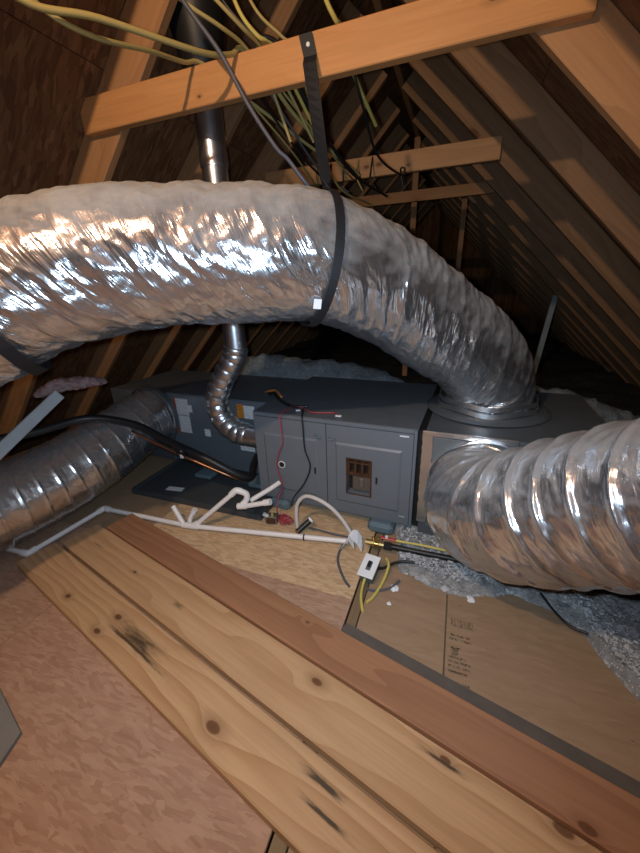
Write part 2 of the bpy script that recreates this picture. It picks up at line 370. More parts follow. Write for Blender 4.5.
# ------------------------------------------------------------------ collar ties and posts
def lumber(name, p0, p1, side, wd, th, mat, label=None, cat=None, group=None, parent=None, ch=.003):
    L = (Vector(p1)-Vector(p0)).length
    me = MB().box((0, -wd/2, -th/2), (L, wd/2, th/2), ch).mesh(name, mat)
    o = bpy.data.objects.new(name, me); link(o, parent); o.matrix_world = board_matrix(p0, p1, side)
    if label: tag(o, label, cat, group)
    return o
M['collar1'] = wood('pine_collar_near', (.62, .29, .105), (.52, .22, .07), knots=[(1.58, .02, .012), (.6, -.03, .006)], rough=.6, random_off=False, lines=.35)
M['collar2'] = wood('pine_collar_mid', (.50, .26, .115), (.38, .18, .07), knots=[(.46, .012, .010), (.72, .0, .014), (.80, .005, .016), (.98, -.02, .008)], rough=.6, random_off=False, lines=.5)
lumber('collar_tie', (-1.575, 1.430, 1.852), (.252, 1.430, 1.852), (0, -1, 0), .118, .038, 'collar1', 'orange pine collar tie nearest the viewer with cables over it', 'beam', 'collar ties')
lumber('collar_tie', (-1.36, 2.650, 1.848), (.13, 2.650, 1.848), (0, -1, 0), .112, .038, 'collar2', 'second pine collar tie with two dark knots, cables hanging at its left', 'beam', 'collar ties')
lumber('collar_tie', (-1.30, 3.87, 1.895), (.19, 3.87, 1.895), (0, -1, 0), .09, .038, 'rafter', 'farthest, lowest looking collar tie with posts hanging below', 'beam', 'collar ties')
lumber('post', (-.555, 4.42, -.1), (-.555, 4.42, 2.50), (0, -1, 0), .06, .038, 'rafter', 'upright post under the ridge behind the far collar tie', 'post', 'far posts')
lumber('post', (-.05, 3.93, -.1), (-.05, 3.93, 1.84), (0, -1, 0), .045, .038, 'rafter_shaded', 'thin upright post below the right end of the far collar tie', 'post', 'far posts')
lumber('post', (.90, 4.85, -.1), (.985, 4.85, .98), (0, -1, 0), .055, .038, 'strut', 'pale post leaning up to the right rafters, right of the big duct', 'post', 'far posts')

# ------------------------------------------------------------------ loose planks on the floor
def plank(xl, xr, yl, wd, ang, z, mat, label, th=.038):
    L = (xr-xl)/math.cos(ang)
    me = MB().box((0, 0, 0), (L, wd, th), .004)
    o = me.build('plank', mat); o.location = (xl, yl, z); o.rotation_euler = (0, 0, ang)
    tag(o, label, 'plank', 'loose planks on the floor'); return o
A = math.radians(-13.5)
M['plank1'] = wood('plank_pine_1', (.56, .355, .19), (.40, .215, .095), knots=[(.422, .044, .012), (.694, .101, .014), (.687, .028, .013), (1.276, .054, .019), (1.86, .06, .014)], random_off=False, grain=15, lines=.9,
                   stains=[(.845, .088, .125, .032, .55), (.86, .066, .17, .006, .8), (1.60, .120, .06, .010, .8), (1.63, .074, .065, .006, .85)], rough=.5)
M['plank2'] = wood('plank_pine_2', (.55, .345, .185), (.41, .225, .105), knots=[(1.42, .132, .014), (1.80, .150, .011), (.50, .085, .006), (2.05, .165, .016)], random_off=False, grain=9, lines=.8,
                   stains=[(.176, .087, .05, .006, .35), (.50, .085, .03, .006, .35), (.81, .079, .03, .012, .35), (1.795, .142, .06, .005, .8)], rough=.5)
M['plank3'] = wood('plank_red_3', (.36, .18, .095), (.27, .125, .065), knots=[(2.01, .012, .014), (1.2, .10, .005)], random_off=False, grain=9, lines=.9, rough=.45)
plank(-1.775, .62, .697, .163, A, .0, 'plank1', 'pale pine plank with dark scuffed patch, nearest the viewer')
plank(-1.705, 1.0, .862, .174, A, .0, 'plank2', 'middle pale pine plank between the scuffed plank and reddish plank')
plank(-1.585, 1.3, 1.015, .138, A, .0, 'plank3', 'reddish brown plank with worn edges, nearest the furnace', .05)

sp_ = MB().box((0, 0, 0), (1.75, .062, .010), .001).build('dark_strip', plain('strip_dark', (.115, .095, .08), .8, 0, .3, .2))  # thin dark strip laid along the far edge of the plank
cA, sA = math.cos(A), math.sin(A)
sp_.location = (-1.585+1.30*cA-.1395*sA, 1.015+1.30*sA+.1395*cA, .0005); sp_.rotation_euler = (0, 0, A)
tag(sp_, 'thin dark strip along the far edge of the reddish plank', 'board strip')

# ------------------------------------------------------------------ flexible ducts
def duct_mesh(pts, R, nr=300, seg=112, pitch=.055, rib=.006, crumple=.02, lean=.6, seed=0, rfun=None, fine=1.0, ribw=.10, big=.5):
    """foil jacket: thin raised wire ribs, long facetted creases leaning round the duct, fine crumple"""
    C = catmull(pts, 40)
    d = np.r_[0, np.cumsum(np.linalg.norm(np.diff(C, axis=0), axis=1))]; s = np.linspace(0, d[-1], nr)
    C = np.stack([np.interp(s, d, C[:, i]) for i in range(3)], 1)
    for _ in range(12): C[1:-1] = (C[:-2]+2*C[1:-1]+C[2:])/4
    T, N, B = frames(C); th = np.arange(seg)*2*PI/seg
    V = np.zeros((nr, seg, 3)); UV = np.zeros((nr, seg, 3)); off = seed*13.7; vor = mnoise.voronoi; pn = mnoise.noise
    for i in range(nr):
        rad = R*(rfun(i/(nr-1)) if rfun else 1)
        for j in range(seg):
            c_, s_ = math.cos(th[j]), math.sin(th[j])
            q = s[i]+lean*R*s_
            ph = abs((q/pitch) % 1.0-.5)/ribw
            h = rib*math.exp(-ph*ph)-rib*.35*abs(2*((q/pitch) % 1.0)-1)
            wq = q+.05*pn((c_*1.5, s_*1.5+off, s[i]*5))
            f1 = vor((c_*1.0+off, s_*1.0, wq*9.0))[0][0]; f2 = vor((c_*2.1, s_*2.1+off, wq*21))[0][0]
            h += crumple*(.62*(f1-.45)+.30*fine*(f2-.45)+.22*fine*(vor((c_*4.3+off, s_*4.3, wq*26))[0][0]-.45)+.08*fine*pn((c_*9, s_*9, q*60+off)))+crumple*big*pn((c_*1.2+5, s_*1.2+off, s[i]*2.4))
            UV[i, j] = (q, c_, s_)
            V[i, j] = C[i]+(rad+h)*(c_*N[i]+s_*B[i])
    f = [(i*seg+j, i*seg+(j+1) % seg, (i+1)*seg+(j+1) % seg, (i+1)*seg+j) for i in range(nr-1) for j in range(seg)]
    b = MB(); b.v = [tuple(v) for v in V.reshape(-1, 3)]; b.f = f; b.attr = UV.reshape(-1)
    return b, C, T, N, B, s
def ring_strap(C, T, N, B, i, R, a0, a1, wid, th, name, mat, parent, n=40, lead=None, tilt=0.0):
    Nu = np.array([0, 0, 1.])-T[i]*T[i][2]; Nu /= np.linalg.norm(Nu); Bu = np.cross(T[i], Nu); N = {i: Nu}; B = {i: Bu}
    a = np.linspace(a0, a1, n); P = [C[i]+R*(math.cos(x)*N[i]+math.sin(x)*B[i])+T[i]*tilt*math.sin(x) for x in a]; Nn = [math.cos(x)*N[i]+math.sin(x)*B[i] for x in a]; W = [T[i]]*n; wd = [wid]*n
    if lead is not None:
        P = list(lead[0])+P; W = list(lead[1])+W; Nn = list(lead[2])+Nn; wd = list(lead[3])+wd
    b = MB(); b.ribbon(P, W, Nn, np.array(wd), th)
    return b.build(name, mat, parent)

# big overhead duct: from the top of the right plenum up and over to the left
d1 = empty('flex_duct', (.167, 1.89, .57)); tag(d1, 'big dusty foil duct arching overhead from the plenum top, strap around it', 'duct', 'foil ducts')
pts1 = [(.172, 1.885, .565), (.168, 1.87, .70), (.07, 1.77, .85), (-.105, 1.615, 1.0), (-.29, 1.435, 1.150), (-.49, 1.235, 1.240), (-.79, 1.045, 1.252), (-1.02, .885, 1.236), (-1.20, .735, 1.185), (-1.36, .52, 1.06), (-1.50, .22, .86), (-1.6, -.2, .62), (-1.65, -.7, .45), (-1.62, -1.6, .33)]
b, C, T, N, B, s = duct_mesh(pts1, .195, nr=680, seg=190, pitch=.10, rib=.002, crumple=.024, lean=.75, seed=1, rfun=lambda t: 1.0+.03*min(1, t*3), big=.25)
def reparent(o, p): o.parent = p; o.matrix_parent_inverse = Matrix.Translation(p.location).inverted(); return o
reparent(b.build('jacket', 'foil_dusty', None, True), d1)
fl = MB().tube([(.172, 1.885, .566), (.172, 1.885, .572), (.172, 1.885, .578)], .27, 48, smooth=False, rfun=lambda t: .285-.02*t).build('flange', 'galv', None, True, 40); reparent(fl, d1)
for zz, r_ in ((.595, .228), (.625, .222)):
    tp = MB()
    a = np.linspace(0, 2*PI, 60)
    tp.ribbon([(.172+r_*math.cos(x), 1.885+r_*math.sin(x), zz+.006*math.sin(5*x)) for x in a], [(0, 0, 1)]*60, [(math.cos(x), math.sin(x), 0) for x in a], np.full(60, .022), .003)
    reparent(tp.build('tape_band', 'tape', None, True, 30), d1)
i_s = int(np.argmin(np.linalg.norm(C-np.array([-.475, 1.245, 1.262]), axis=1)))
# hanging strap from the near collar tie
top = np.array([-.545, 1.404, 1.905]); R1 = .213
NU = np.array([0, 0, 1.])-T[i_s]*T[i_s][2]; NU /= np.linalg.norm(NU); BU = np.cross(T[i_s], NU)
sg = -1 if BU[1] > 0 else 1            # go down the camera side
aw = sg*.12
cont = C[i_s]+R1*(math.cos(aw)*NU+math.sin(aw)*BU)
nl = 16; lead_p = []; lead_w = []; lead_n = []; lead_wd = []
for k in range(nl):
    t = k/nl
    lead_p.append(top+(cont-top)*t if t > .16 else np.array([top[0]+(cont[0]-top[0])*t, 1.404, top[2]+(cont[2]-top[2])*t]))
    tw = max(0, min(1, (t-.2)/.6)); w_ = np.array([1., 0, 0])*(1-tw)+T[i_s]*np.sign(T[i_s][0])*tw; w_ /= np.linalg.norm(w_)
    lead_w.append(w_); dn = np.cross(w_, cont-top); lead_n.append(dn/np.linalg.norm(dn)); lead_wd.append(.046-.010*t)
hs = empty('hanging_strap', tuple(top)); tag(hs, 'black strap hung from near collar tie holding the overhead duct', 'strap')
o = ring_strap(C, T, N, B, i_s, R1, aw, sg*(PI*1.98), .028, .003, 'webbing', 'strap', None, 60, (lead_p, lead_w*1, lead_n, lead_wd)); reparent(o, hs)
o = MB().cyl((-.535, 1.403, 1.875), (-.535, 1.397, 1.875), .006, 12).build('nail', 'white', None, True, 30); reparent(o, hs)
o = MB().box((-.012, -.001, -.015), (.012, .001, .015)).build('tag', 'paper', None)
pt = C[i_s]+(R1+.004)*(math.cos(sg*2.25)*NU+math.sin(sg*2.25)*BU); o.location = tuple(pt-T[i_s]*np.sign(T[i_s][0])*.03); o.rotation_euler = (.3, .1, .5); reparent(o, hs)
i_b = int(np.argmin(np.linalg.norm(C-np.array([-1.27, .66, 1.15]), axis=1)))
o = ring_strap(C, T, N, B, i_b, .226, 0, 2*PI, .035, .003, 'band', 'strap', None, 60); reparent(o, d1)

# lower left duct lying on the floor
d2 = empty('flex_duct', (-1.85, 1.65, .39)); tag(d2, 'ribbed foil duct on the floor leaving the cooling coil at left', 'duct', 'foil ducts')
pts2 = [(-1.86, 1.73, .385), (-1.86, 1.60, .375), (-1.87, 1.30, .305), (-1.915, 1.02, .25), (-1.955, .78, .235), (-2.0, .50, .23), (-2.02, .1, .23), (-2.03, -.6, .23), (-2.05, -1.7, .23)]
b2, C2, T2, N2, B2, s_2 = duct_mesh(pts2, .195, nr=640, seg=150, pitch=.085, rib=.0038, crumple=.007, lean=.12, seed=2, rfun=lambda t: .92+.08*min(1, t*5), fine=1.2, big=.3, ribw=.06)
reparent(b2.build('jacket', 'foil_low', None, True), d2)
a = np.linspace(0, 2*PI, 60)
o = MB().ribbon([(-1.86+.20*math.cos(x), 1.705, .385+.20*math.sin(x)) for x in a], [(0, 1, 0)]*60, [(math.cos(x), 0, math.sin(x)) for x in a], np.full(60, .03), .004).build('collar', 'galv', None, True, 30); reparent(o, d2)

# right duct bending forward from the plenum front
d3 = empty('flex_duct', (.09, 1.45, .36)); tag(d3, 'shiny ribbed foil duct bending right from the plenum front', 'duct', 'foil ducts')
pts3 = [(.165, 1.49, .345), (.150, 1.38, .345), (.165, 1.24, .375), (.255, 1.13, .44), (.37, 1.055, .54), (.50, .96, .650), (.645, .84, .748), (.78, .66, .765), (.86, .40, .69), (.92, .0, .52), (.96, -.6, .36), (1.0, -1.6, .25)]
b3, C3, T3, N3, B3, s_3 = duct_mesh(pts3, .205, nr=880, seg=180, pitch=.088, rib=.008, crumple=.018, lean=.30, seed=3, rfun=lambda t: .95+.05*min(1, t*9), fine=1.0, big=.2, ribw=.10)
reparent(b3.build('jacket', 'foil', None, True), d3)
o = MB().ribbon([(.165+.225*math.cos(x), 1.458, .345+.205*math.sin(x)) for x in a], [(0, 1, 0)]*60, [(math.cos(x), 0, math.sin(x)) for x in a], np.full(60, .03), .004).build('collar', 'tape', None, True, 30); reparent(o, d3)

# ------------------------------------------------------------------ furnace, plenum, coil (one line, turned a little)
FA = math.radians(-2.3); FO = (-.115, 1.472, 0)
def FL(x, y, z=0):      # furnace-line local -> world
    c, s_ = math.cos(FA), math.sin(FA); return (FO[0]+x*c-y*s_, FO[1]+x*s_+y*c, z)
fu = empty('furnace', FO, FA); tag(fu, 'grey horizontal gas furnace with two embossed door panels', 'furnace')
W = .84
MB().box((-W, .052, .06), (0, .78, .562), .004).build('cabinet', 'cab', fu)
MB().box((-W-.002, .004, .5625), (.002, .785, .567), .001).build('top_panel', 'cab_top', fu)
b = MB()
b.box((-W, .0, .06), (-W+.012, .053, .562), .002); b.box((-.014, .0, .06), (0, .053, .562), .002); b.box((-W+.012, .002, .06), (-.014, .053, .072), .002); b.box((-W+.012, .002, .545), (-.014, .053, .562), .002)
b.build('frame', 'cab', fu)
def door(x0, x1, z0, z1, hole=None, emb=(.045, .06, .045, .085)):
    b = MB(); o_ = (x0, z0, x1, z1); r1 = (x0+emb[0], z0+emb[1], x1-emb[2], z1-emb[3]); r2 = (r1[0]+.010, r1[1]+.010, r1[2]-.010, r1[3]-.010)
    b.add([(x0, .012, z0), (x1, .012, z0), (x1, .012, z1), (x0, .012, z1), (x0, -.004, z0), (x1, -.004, z0), (x1, -.004, z1), (x0, -.004, z1)], [(k, (k+1) % 4, 4+(k+1) % 4, 4+k) for k in range(4)])
    b.ring(o_, r1, -.004, -.004); b.ring(r1, r2, -.004, -.010)
    if hole:
        b.ring(r2, hole, -.010, -.010); b.ring(hole, hole, -.010, .045)
    else: b.add([(r2[0], -.010, r2[1]), (r2[2], -.010, r2[1]), (r2[2], -.010, r2[3]), (r2[0], -.010, r2[3])], [(0, 1, 2, 3)])
    return b
ld = door(-W+.013, -.431, .073, .544, None).build('door', 'cab', fu)
HX = (-.322, .192, -.200, .385)
rd = door(-.427, -.015, .073, .544, HX).build('door', 'cab', fu)
for x, d_ in ((-.474, ld), (-.397, rd)):
    MB().tube([(x+.018*math.cos(t), -.012, .478+.008*math.sin(t)) for t in np.linspace(0, 2*PI, 16)], .0025, 6, smooth=False).build('finger_pull', 'cab', d_, True)
for x, z, d_ in ((-.491, .285, ld), (-.173, .287, rd)):
    MB().box((x-.005, -.0112, z-.018), (x+.005, -.0098, z+.018)).build('latch_slot', 'black', d_)
MB().cyl((-.683, -.0098, .288), (-.683, -.0125, .288), .020, 24).build('hole_rim', 'white', ld, True, 30)
MB().cyl((-.683, -.012, .288), (-.683, -.0135, .288), .0155, 24).build('peep_hole', 'rust_dark', ld, True, 30)
# burner window with grille inside the right door
wn = MB().box((HX[0], .040, HX[1]), (HX[2], .046, HX[3])).build('burner_window', 'rust_dark', rd)
b = MB()
for x in (-.318, -.282, -.247, -.211): b.box((x-.006, .0, .295), (x+.006, .03, .375), .002)
b.box((-.32, .004, .286), (-.202, .03, .302), .002); b.box((-.32, .004, .352), (-.202, .025, .362), .002)
b.build('grille', 'rust', rd)
MB().box((-.30, .012, .20), (-.205, .03, .288), .003).build('burner_plate', 'plate', rd)
MB().box((-.262, .004, .225), (-.24, .014, .275), .003).build('sight_tab', 'grime', rd)
b = MB(); b.ring((HX[0]-.004, HX[1]-.004, HX[2]+.004, HX[3]+.004), (HX[0]+.004, HX[1]+.004, HX[2]-.004, HX[3]-.004), -.0115, -.0112); b.build('window_rim', 'rust', rd)
lb = MB().box((-.062, -.0108, .115), (-.03, -.0104, .118)).build('scratch', 'label', rd)
MB().box((-.075, -.0048, .528), (-.035, -.0044, .535)).build('scratch', 'label', rd)
# blocks under the furnace
for (x, y0, y1, z1, wd) in ((-.145, -.035, .12, .058, .13), (-.72, -.02, .10, .058, .12), (-.02, .05, .2, .058, .1)):
    o = MB().box((-wd/2, 0, 0), (wd/2, y1-y0, z1), .016).build('support_block', 'block'); o.location = FL(x, y0, 0.0); o.rotation_euler = (0, 0, FA)
    tag(o, {-.145: 'blue grey block under the right front of the furnace', -.72: 'blue grey block under the left front of the furnace', -.02: 'teal block at the furnace right corner beside the loose fill'}[x], 'block', 'blocks under the furnace')

# plenum right of the furnace
px = empty('plenum_box', FL(.03, 0), FA); tag(px, 'grey sheet metal plenum box right of the furnace carrying two ducts', 'plenum')
MB().box((0, .012, .03), (.72, .80, .560), .003).build('body', 'galv', px)
MB().box((-.028, .03, .05), (-.002, .76, .555)).build('gasket', 'black', px)
MB().box((-.010, .002, .545), (.36, .014, .566), .002).build('tape_strip', 'tape', px)
b = MB()
n = 24; zs = np.linspace(.10, .545, n)
b.ribbon([(.012+.003*random.random(), .006, z) for z in zs], [(1, 0, 0)]*n, [(0, -1, 0)]*n, .040+.006*rng.random(n), .003)
b.build('tape_strip', 'tape', px)
# silver face plate behind the duct collar
MB().box((.035, .004, .08), (.40, .012, .54), .002).build('face_plate', 'grey_box', px)

# cooling coil cabinet left of the furnace, set back
co = empty('coil_cabinet', FL(-W-.005, .22), FA); tag(co, 'dark grey cooling coil cabinet with warning labels left of the furnace', 'coil cabinet')
MB().box((-.805, 0, .05), (-.005, .56, .535), .004).build('cabinet', 'coil', co)
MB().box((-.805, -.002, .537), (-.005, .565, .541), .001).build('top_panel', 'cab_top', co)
def lab(name, s_, z0, z1, wd, mat, parent, y=-.0025):
    x = -(s_-W-.005); return MB().box((x-wd/2, y, z0), (x+wd/2, y+.002, z1)).build(name, mat, parent)
o = lab('label', 1.598, .255, .515, .016, 'label_red', co); tag(o, 'red edged stripe of the warning label')
lab('label', 1.535, .395, .508, .10, 'label_grey', co); lab('label', 1.535, .27, .39, .095, 'label_grey', co); lab('label', 1.47, .42, .47, .03, 'label_grey', co)
lab('label', 1.356, .265, .315, .045, 'label', co)
lab('label', 1.078, .425, .512, .05, 'label_orange', co); lab('label', 1.015, .425, .508, .075, 'label', co)
lab('label', 1.055, .205, .262, .105, 'label', co)
for (x, z) in ((-.78, .48), (-.05, .48), (-.05, .10), (-.33, .50)):
    MB().cyl((x, -.001, z), (x, -.005, z), .006, 8).build('screw', 'grey_box', co, True, 40)

# return plenum at the far left, sheet metal with the floor duct's collar on its front
rp = empty('return_plenum', FL(-W-.815, .20), FA); tag(rp, 'dark sheet metal plenum left of the coil cabinet', 'plenum')
MB().box((-.50, .0, .05), (-.003, .62, .535), .003).build('body', 'galv', rp)
n = 20; zs = np.linspace(.13, .535, n)
MB().ribbon([(-.015+.004*random.random(), -.003, z) for z in zs], [(1, 0, 0)]*n, [(0, -1, 0)]*n, .026+.008*rng.random(n), .003).build('tape_strip', 'tape', rp)

# drain pan
pn = empty('drain_pan', (-1.33, 1.8, 0), 0); tag(pn, 'flat black drain pan on the floor under the coil cabinet', 'pan')
b = MB(); x0, x1, y0, y1 = -.455, .45, -.445, .50
b.box((x0, y0, .002), (x1, y1, .022), .002); b.box((x0, y0, .022), (x1, y0+.012, .038), .002); b.box((x0, y1-.012, .022), (x1, y1, .038)); b.box((x0, y0+.012, .022), (x0+.012, y1-.012, .038)); b.box((x1-.012, y0+.012, .022), (x1, y1-.012, .038))
b.build('tray', 'pan', pn)
o = MB().box((-.055, -.02, 0), (.055, .02, .0015)).build('label', printed('pan_label', (.66, .67, .68), (.3, .3, .3), 60, 200, .4), pn); o.location = (-.205, -.345, .0225); o.rotation_euler = (0, 0, .12)
for (x, y) in ((-.12, -.14), (.28, -.14)):
    o = MB().box((-.06, -.05, .0225), (.06, .25, .049), .006).build('coil_foot', 'block', pn); o.location = (x, y, 0)

# ------------------------------------------------------------------ flue
fx, fy = -1.088, 1.625
fp = empty('flue_pipe', (fx, fy, 1.0)); tag(fp, 'shiny round metal flue rising from the furnace behind the overhead duct', 'flue')
def fpart(o): return reparent(o, fp)
fpart(MB().tube([(fx, fy, .86), (fx, fy, 1.25), (fx, fy, 1.70)], .057, 32, smooth=False, caps=False).build('pipe_section', 'flue', None, True))
fpart(MB().tube([(fx, fy, 1.68), (fx, fy, 2.10), (fx, fy, 2.30)], .060, 32, smooth=False, caps=False).build('pipe_section', 'flue', None, True))
fpart(MB().tube([(fx, fy, 1.665), (fx, fy, 1.69), (fx, fy, 1.715)], .062, 32, smooth=False).build('joint_band', 'flue', None, True, 40))
fpart(MB().tube([(fx, fy, 1.97), (fx, fy, 2.02), (fx, fy, 2.14), (fx, fy, 2.24)], .1, 32, smooth=False, rfun=lambda t: .062+.075*t).build('roof_thimble', 'iron', None, True, 40))
def gores(pts, r, ng, name, per=12):
    def rf(t): return r*(1+.10*abs(math.sin(PI*ng*t))**.6-.06)
    return fpart(MB().tube(pts, r, 28, True, per, False, rf).build(name, 'flue', None, True, 35))
gores([(fx, fy, .88), (-1.105, fy, .82), (-1.155, fy-.01, .745), (-1.205, fy-.02, .665)], .064, 5, 'elbow', 16)
gores([(-1.20, fy-.02, .672), (-1.245, fy-.02, .57), (-1.225, fy-.02, .465), (-1.145, fy-.02, .395), (-1.06, fy-.02, .378)], .064, 7, 'elbow', 16)
fpart(MB().tube([(-1.075, fy-.02, .378), (-1.02, fy-.02, .375), (-.958, fy-.02, .375)], .062, 28, smooth=False).build('collar', 'flue', None, True, 40))

# ------------------------------------------------------------------ refrigerant line set
ls = empty('refrigerant_line', (-1.12, 1.70, .10)); tag(ls, 'black insulated refrigerant line lying over the floor duct into the coil', 'pipe')
lp = [(-2.05, .55, .60), (-1.96, .80, .56), (-1.90, 1.02, .535), (-1.82, 1.24, .535), (-1.64, 1.36, .475), (-1.45, 1.385, .39), (-1.20, 1.40, .30), (-1.06, 1.45, .205), (-1.02, 1.52, .16), (-1.06, 1.62, .175), (-1.09, 1.715, .185)]
reparent(MB().tube(lp, .022, 12, True, 10).build('foam_sleeve', 'black', None, True, 50), ls)
reparent(MB().tube([(-1.645, 1.345, .44), (-1.45, 1.365, .355), (-1.30, 1.372, .305), (-1.12, 1.42, .215), (-1.06, 1.46, .17)], .007, 8).build('copper_tube', 'copper', None, True), ls)
q = np.array([-1.335, 1.378, .335])
o = MB().box((-.008, -.014, -.022), (.010, -.008, .022)).build('tie_tag', 'white', None); o.location = tuple(q+np.array([0, -.012, 0])); reparent(o, ls)
reparent(MB().tube([(-1.365, 1.376, .355), (-1.315, 1.378, .338)], .028, 12, False).build('tape_wrap', 'black', None, True, 40), ls)

# ------------------------------------------------------------------ PVC drains
pv = empty('drain_pipe', (-1.2, 1.18, .0)); tag(pv, 'long white plastic drain pipe running along the floor past planks', 'pipe', 'white drain pipes')
def pv_part(pts, r, name, parent, smooth=False, mat='pvc'):
    return reparent(MB().tube(pts, r, 14, smooth, 6).build(name, mat, None, True, 50), parent)
pr = .0125; zc = .026
pv_part([(-1.99, .752, zc), (-1.81, .762, zc)], pr, 'pipe', pv)
pv_part([(-1.835, .760, zc), (-1.80, .765, zc), (-1.797, .80, zc)], pr+.004, 'elbow', pv, True)
pv_part([(-1.797, .79, zc), (-1.775, 1.135, zc)], pr, 'pipe', pv)
pv_part([(-1.777, 1.118, zc), (-1.774, 1.155, zc), (-1.738, 1.157, zc)], pr+.004, 'elbow', pv, True)
pv_part([(-1.75, 1.156, zc), (-1.22, 1.176, zc)], pr, 'pipe', pv)
pv_part([(-1.24, 1.175, zc), (-1.15, 1.186, zc)], pr+.004, 'tee', pv)
pv_part([(-1.16, 1.184, zc), (-.385, 1.318, zc)], pr, 'pipe', pv)
pv_part([(-1.232, 1.176, zc), (-1.300, 1.195, .115)], pr, 'stub', pv)
o = MB().tube([(-.60, 1.278, zc), (-.594, 1.279, zc)], pr+.003, 14, False).build('cable_tie', 'strap', None, True, 40); reparent(o, pv)
p2 = empty('condensate_trap', (-1.17, 1.19, .0)); tag(p2, 'white plastic condensate trap rising over the drain pan', 'pipe', 'white drain pipes')
pv_part([(-1.165, 1.194, .032), (-.955, 1.27, .222)], pr, 'pipe', p2)
pv_part([(-1.185, 1.190, .022), (-1.160, 1.196, .036)], pr+.004, 'elbow', p2)
pv_part([(-.975, 1.262, .206), (-.950, 1.272, .228), (-.925, 1.282, .222)], pr+.004, 'elbow', p2, True)
pv_part([(-.93, 1.28, .224), (-.905, 1.29, .205), (-.905, 1.285, .175), (-.925, 1.27, .150)], pr+.003, 'trap', p2, True)
pv_part([(-.945, 1.265, .142), (-.90, 1.27, .150)], pr+.004, 'elbow', p2)
pv_part([(-.92, 1.265, .145), (-.775, 1.28, .190)], pr, 'pipe', p2)
pv_part([(-.90, 1.31, .155), (-.83, 1.40, .185), (-.80, 1.45, .200)], pr, 'pipe', p2)
pv_part([(-.80, 1.278, .183), (-.765, 1.281, .194)], pr+.004, 'end_cap', p2)
p3 = empty('pipe_stub', (-1.21, 1.2, 0)); tag(p3, 'short white pipe stub standing beside the tee of the drain', 'pipe', 'white drain pipes')
pv_part([(-1.222, 1.205, .015), (-1.215, 1.215, .05), (-1.195, 1.228, .085)], pr, 'pipe', p3, True)
pv_part([(-1.203, 1.225, .072), (-1.192, 1.23, .092)], pr+.003, 'cap', p3)

# ------------------------------------------------------------------ small controls around the furnace foot
tr = empty('transformer', FL(-.70, -.13), .2); tag(tr, 'small transformer with yellow wire nut behind the drain pipe', 'transformer')
MB().box((-.032, -.02, .0), (.032, .025, .045), .003).build('core', 'grime', tr); MB().box((-.022, -.03, .008), (.022, .032, .038), .004).build('coil', 'rust', tr)
MB().cyl((-.02, -.01, .045), (-.035, -.02, .062), .010, 12).build('wire_nut', 'white', tr, True, 40); MB().cyl((.005, -.005, .045), (.008, -.008, .07), .008, 10, .005).build('wire_nut', 'yellow', tr, True, 40)
def cable(name, pts, r, mat, label, cat='cable', group=None, seg=8, per=8):
    o = MB().tube(pts, r, seg, True, per).build(name, mat, None, True, 60); return tag(o, label, cat, group)
base = FL(-.63, -.12)
tang = [(base[0]+.035*math.cos(k*2.1)+random.uniform(-.012, .012), base[1]+.03*math.sin(k*2.1)+random.uniform(-.012, .012), .012+.012*(k % 4)) for k in range(16)]
cable('red_wire', [FL(-.665, .10, .572), FL(-.668, -.001, .574), FL(-.668, -.018, .54), FL(-.665, -.017, .42), FL(-.69, -.018, .36), FL(-.71, -.018, .28), FL(-.685, -.02, .16), FL(-.70, -.05, .10), FL(-.68, -.10, .04)]+tang, .0035, 'redwire', 'pinkish red wire hanging down the furnace door to a tangle', 'wire')
cable('black_wire', [FL(-.60, .12, .572), FL(-.555, .0, .574), FL(-.545, -.016, .52), FL(-.54, -.017, .40), FL(-.515, -.018, .31), FL(-.55, -.017, .21), FL(-.615, -.03, .11), FL(-.62, -.05, .07)], .004, 'black', 'black wire hanging across the left furnace door', 'wire')
cable('wire_bundle', [FL(-.93, .33, .56), FL(-.86, .26, .590), FL(-.80, .20, .585), FL(-.74, .15, .580), FL(-.66, .11, .576), FL(-.58, .13, .576)], .009, 'black', 'black taped wire bundle on top of the furnace', 'wire')
cable('orange_wire', [FL(-.98, .36, .555), FL(-.92, .30, .585), FL(-.85, .27, .602), FL(-.80, .22, .602), FL(-.77, .19, .595)], .007, 'orangew', 'orange wires beside the black bundle at the furnace top', 'wire')
cable('control_wire', [FL(-.66, .12, .582), FL(-.60, .10, .575), FL(-.53, .06, .573), FL(-.47, .07, .573), FL(-.42, .085, .572), FL(-.385, .05, .572)], .0035, 'redwire', 'thin reddish wire with pale end lying on the furnace top', 'wire')
o = MB().box((-.015, -.008, 0), (.015, .008, .006), .002).build('wire_clip', 'paper'); o.location = FL(-.385, .055, .5682); tag(o, 'pale clip at the end of the wire on the furnace top', 'clip')
o = MB().box((-.012, -.007, 0), (.012, .007, .007), .002).build('wire_clip', 'white'); o.location = FL(-.61, .07, .5682); o.rotation_euler = (0, 0, .5); tag(o, 'white wire connector on the furnace top by the bundle', 'clip')
cable('flex_whip', [(-.655, 1.335, .02), (-.66, 1.34, .09), (-.655, 1.35, .16), (-.615, 1.36, .205), (-.55, 1.355, .205), (-.48, 1.35, .175), (-.42, 1.345, .12), (-.375, 1.34, .055)], .0095, 'flex_white', 'white flexible conduit arching in front of the furnace', seg=12)
cn = empty('conduit_fitting', (-.63, 1.33, .0)); tag(cn, 'dark conduit fitting on the floor at the arch foot', 'fitting')
reparent(MB().tube([(-.648, 1.318, .018), (-.60, 1.37, .06)], .014, 12, False).build('body', 'black', None, True, 40), cn)
reparent(MB().tube([(-.600, 1.37, .060), (-.594, 1.376, .065)], .018, 12, False).build('nut', 'white', None, True, 40), cn)
reparent(MB().tube([(-.652, 1.322, .016), (-.646, 1.345, .016)], .016, 8, False).build('elbow', 'brass', None, True, 40), cn)
